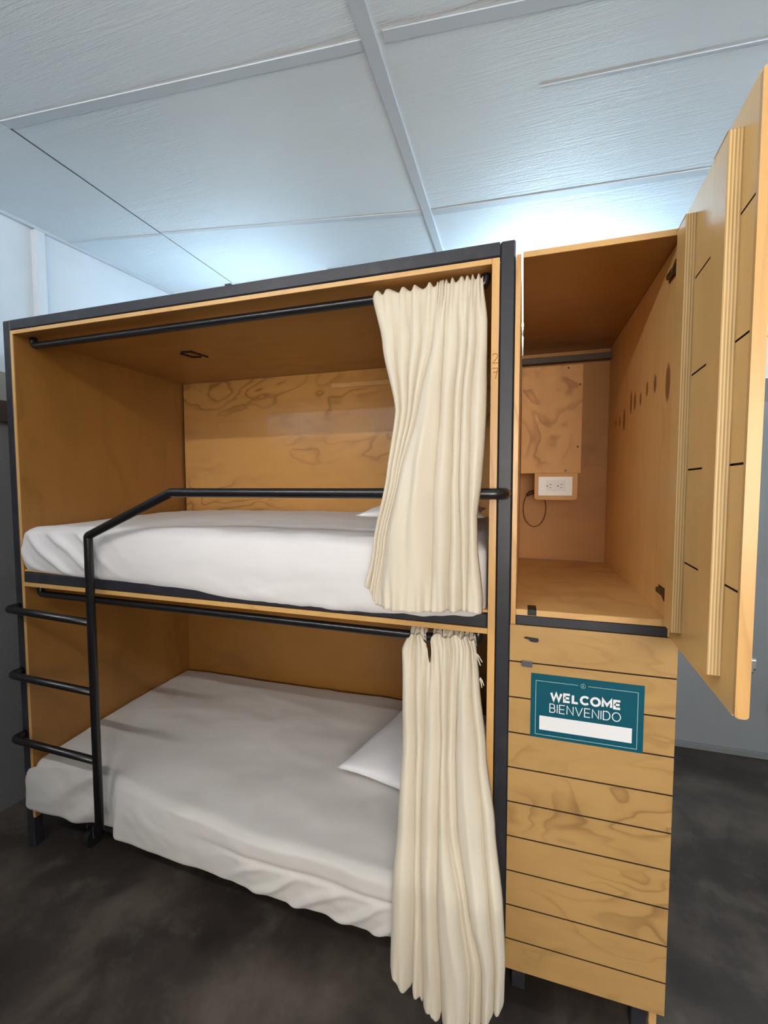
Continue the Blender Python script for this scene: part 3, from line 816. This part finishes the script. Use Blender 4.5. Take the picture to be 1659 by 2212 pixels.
# ------------------------------------------------------------------ electrical box with socket, cable loop
eb = thing('electrical_box', 'plywood covered wiring box with white twin socket inside the open locker', 'electrical box', (2.18, .85, 1.8))
obj('box_body', B(2.060, 2.290, .752, .948, 1.652, 2.092, bev=.001), m_inner, eb)
obj('cover_board', B(2.058, 2.3045, .738, .7515, 1.643, 2.102, bev=.002), m_board, eb)
for x, z in ((2.246, 2.088), (2.293, 2.016), (2.289, 1.755), (2.243, 1.654)):
    obj('screw', cyl(bmesh.new(), (x, .7378, z), (0,-1,0), .0042, .0012, 12), m_blackp, eb)
bm = bmesh.new(); prism(bm, rrect(2.118, 2.292, 1.528, 1.650, .014, 6, (0,0,1,1)), 0, .030, lambda u, v, w_: Vector((u, .742+w_, v)))
obj('socket_board', bm, m_board, eb)
m_sock = plain('white socket plastic', srgb(232,228,222), .4)
bm = bmesh.new(); prism(bm, rrect(2.134, 2.271, 1.547, 1.628, .003), 0, .006, lambda u, v, w_: Vector((u, .7418-w_, v)))
bmesh.ops.bevel(bm, geom=bm.edges[:], offset=.001, segments=1, affect='EDGES')
sp = obj('socket_plate', bm, m_sock, eb)
bm = bmesh.new(); prism(bm, rrect(2.166, 2.245, 1.565, 1.613, .002), .0061, .0072, lambda u, v, w_: Vector((u, .7418-w_, v)))
obj('socket_insert', bm, plain('white socket insert', srgb(222,218,210), .4), sp)
for x in (2.170, 2.214):
    obj('socket_hole', cyl(bmesh.new(), (x, .7346, 1.588), (0,-1,0), .0028, .0008, 12), m_blackp, sp)
    obj('socket_hole', box(bmesh.new(), x+.008, x+.019, .7336, .7346, 1.5935, 1.5955, bev=0), m_blackp, sp)
    obj('socket_hole', box(bmesh.new(), x+.008, x+.017, .7336, .7346, 1.580, 1.582, bev=0), m_blackp, sp)
# cable loop hanging on the locker's back
bm = bmesh.new(); pts = []
for k in range(41):
    a = 2*PI*k/40; pts.append((2.124+.052*math.cos(a), .938+.004*math.sin(3*a), 1.480+.088*math.sin(a)))
sweep(bm, pts, .0018, 8)
sweep(bm, [(2.085, .935, 1.545), (2.10, .928, 1.562), (2.13, .93, 1.566), (2.16, .94, 1.56), (2.165, .944, 1.60)], .003, 8)
sweep(bm, [(2.09, .93, 1.54), (2.115, .925, 1.555), (2.135, .93, 1.548)], .0035, 8)
part_thing('cable_loop', bm, plain('thin brown cable', srgb(70,42,22), .6), 'thin dark cable coiled in a loop below the socket', 'cable', (2.124, .94, 1.48))

# ------------------------------------------------------------------ welcome sign
sg = thing('welcome_sign', 'teal sign with white lettering stuck on the lower locker door', 'sign', (2.246, -.001, .957))
SX0, SX1, SZ0, SZ1 = 2.1010, 2.3915, .8620, 1.0500
m_teal = NT('teal sign print'); m_teal.b.inputs['Coat Roughness'].default_value = .2
m_teal = m_teal.set(col=srgb(0, 82, 98), rough=.5, coat=.05, spec=.25)
m_white = plain('white sign print', srgb(240,240,242), .5)
m_lite = plain('pale sign line', srgb(176,206,208), .5)
obj('sign_sheet', B(SX0, SX1, -.0016, -.0004, SZ0, SZ1, bev=.0002), m_teal, sg)
yS = -.0018
def sbox(bm, u0, u1, v0, v1, y=yS):
    # u,v in sign fractions
    x0 = SX0+u0*(SX1-SX0); x1 = SX0+u1*(SX1-SX0); z1 = SZ1-v0*(SZ1-SZ0); z0 = SZ1-v1*(SZ1-SZ0)
    return box(bm, x0, x1, y-.0002, y+.0001, z0, z1, bev=0)
obj('name_field', sbox(bmesh.new(), .085, .905, .650, .870), m_white, sg)
bm = bmesh.new(); lw = .0045; lh = .007
sbox(bm, .045, .43, .105, .105+lh); sbox(bm, .52, .95, .105, .105+lh); sbox(bm, .045, .95, .945, .945+lh)
sbox(bm, .045, .045+lw, .105, .95); sbox(bm, .9455, .95, .105, .95)
obj('sign_border', bm, m_lite, sg)
bm = bmesh.new(); ccx = SX0+.475*(SX1-SX0); ccz = SZ1-.112*(SZ1-SZ0)
ring = [(ccx+.0062*math.cos(2*PI*k/28), yS, ccz+.0062*math.sin(2*PI*k/28)) for k in range(29)]
sweep(bm, ring, .0005, 6)
sweep(bm, [(ccx-.0022, yS, ccz-.003), (ccx, yS, ccz+.0035), (ccx+.0022, yS, ccz-.003)], .0005, 6); sweep(bm, [(ccx, yS, ccz-.0035), (ccx, yS, ccz+.0045)], .0004, 6)
obj('sign_emblem', bm, m_lite, sg)
def stroke_text(text, x0, x1, zb, h, wt, y):
    """letters drawn as flat bars; each glyph in a 0..w x 0..1 box"""
    G = {'W': (1.35, [[(0,1),(.34,0),(.675,.95),(1.01,0),(1.35,1)]]), 'E': (.72, [[(.72,1),(0,1),(0,0),(.72,0)], [(0,.5),(.64,.5)]]),
         'L': (.66, [[(0,1),(0,0),(.66,0)]]), 'M': (1.05, [[(0,0),(0,1),(.525,.25),(1.05,1),(1.05,0)]]),
         'B': (.72, [[(0,.52),(.46,.52),(.62,.62),(.64,.76),(.60,.92),(.44,1),(0,1),(0,0),(.48,0),(.68,.1),(.72,.26),(.66,.44),(.46,.52)]]),
         'I': (.0, [[(0,0),(0,1)]]), 'N': (.82, [[(0,0),(0,1),(.82,0),(.82,1)]]), 'V': (.92, [[(0,1),(.46,0),(.92,1)]]),
         'D': (.85, [[(0,0),(0,1),(.40,1)]+[(.40+.45*math.sin(a), .5+.5*math.cos(a)) for a in [PI*k/12 for k in range(13)]]+[(0,0)]])}
    arc = [(.5+.5*math.cos(a), .5+.5*math.sin(a)) for a in [2*PI*k/32 for k in range(33)]]
    G['O'] = (1.04, [[(u*1.04, v) for u, v in arc]])
    G['C'] = (.92, [[(.52+.52*math.cos(a), .5+.5*math.sin(a)) for a in [math.radians(42+276*k/24) for k in range(25)]]])
    gap = .30 if wt < .2 else .40
    tot = sum(G[c][0] for c in text)+gap*(len(text)-1)
    kx = (x1-x0)/(tot); bm = bmesh.new(); cx = 0
    for c in text:
        gw, paths = G[c]
        for p in paths:
            q = [Vector((x0+(cx+u)*kx, 0, zb+v*h)) for u, v in p]; hw = wt*h/2
            closed = (q[0]-q[-1]).length < 1e-6
            off = []
            for i in range(len(q)):
                a = q[i-1] if i else (q[-2] if closed else None); b = q[i+1] if i < len(q)-1 else (q[1] if closed else None)
                d1 = (q[i]-a).normalized() if a is not None else None; d2 = (b-q[i]).normalized() if b is not None else None
                if d1 is None: d1 = d2
                if d2 is None: d2 = d1
                n1 = Vector((-d1.z, 0, d1.x)); n2 = Vector((-d2.z, 0, d2.x)); m = (n1+n2)
                if m.length < .25: m = n1
                m.normalize(); off.append(m*min(hw/max(.35, m.dot(n1)), hw*2.2))
            L_ = [bm.verts.new(v+o_+Vector((0, y, 0))) for v, o_ in zip(q, off)]; R_ = [bm.verts.new(v-o_+Vector((0, y, 0))) for v, o_ in zip(q, off)]
            for i in range(len(q)-1): bm.faces.new((L_[i], L_[i+1], R_[i+1], R_[i]))
        cx += gw+gap
    bmesh.ops.recalc_face_normals(bm, faces=bm.faces)
    r = bmesh.ops.extrude_face_region(bm, geom=bm.faces[:]); bmesh.ops.translate(bm, verts=[v for v in r['geom'] if isinstance(v, bmesh.types.BMVert)], vec=(0, -.0002, 0))
    return bm
W_ = SX1-SX0; H_ = SZ1-SZ0
obj('sign_lettering', stroke_text('WELCOME', SX0+.190*W_, SX0+.800*W_, SZ1-.383*H_, .112*H_, .30, -.0018), m_white, sg, label='bold word WELCOME')
obj('sign_lettering', stroke_text('BIENVENIDO', SX0+.180*W_, SX0+.805*W_, SZ1-.575*H_, .128*H_, .10, -.0018), m_white, sg, label='thin word BIENVENIDO')

# ------------------------------------------------------------------ dark bar end low on the far wall
bm = bmesh.new()
sweep(bm, fillet([(3.436, 1.64, .43), (3.50, 1.62, .405), (3.95, 1.62, .405), (3.95, 1.7295, .405)], .02), .012, 12)
sweep(bm, [(3.50, 1.62, .405), (3.50, 1.7295, .405)], .010, 12)
part_thing('wall_rail', bm, m_tube, 'dark metal bar end poking in at the right edge low on the far wall', 'rail', (3.7, 1.7, .4), smooth=True)
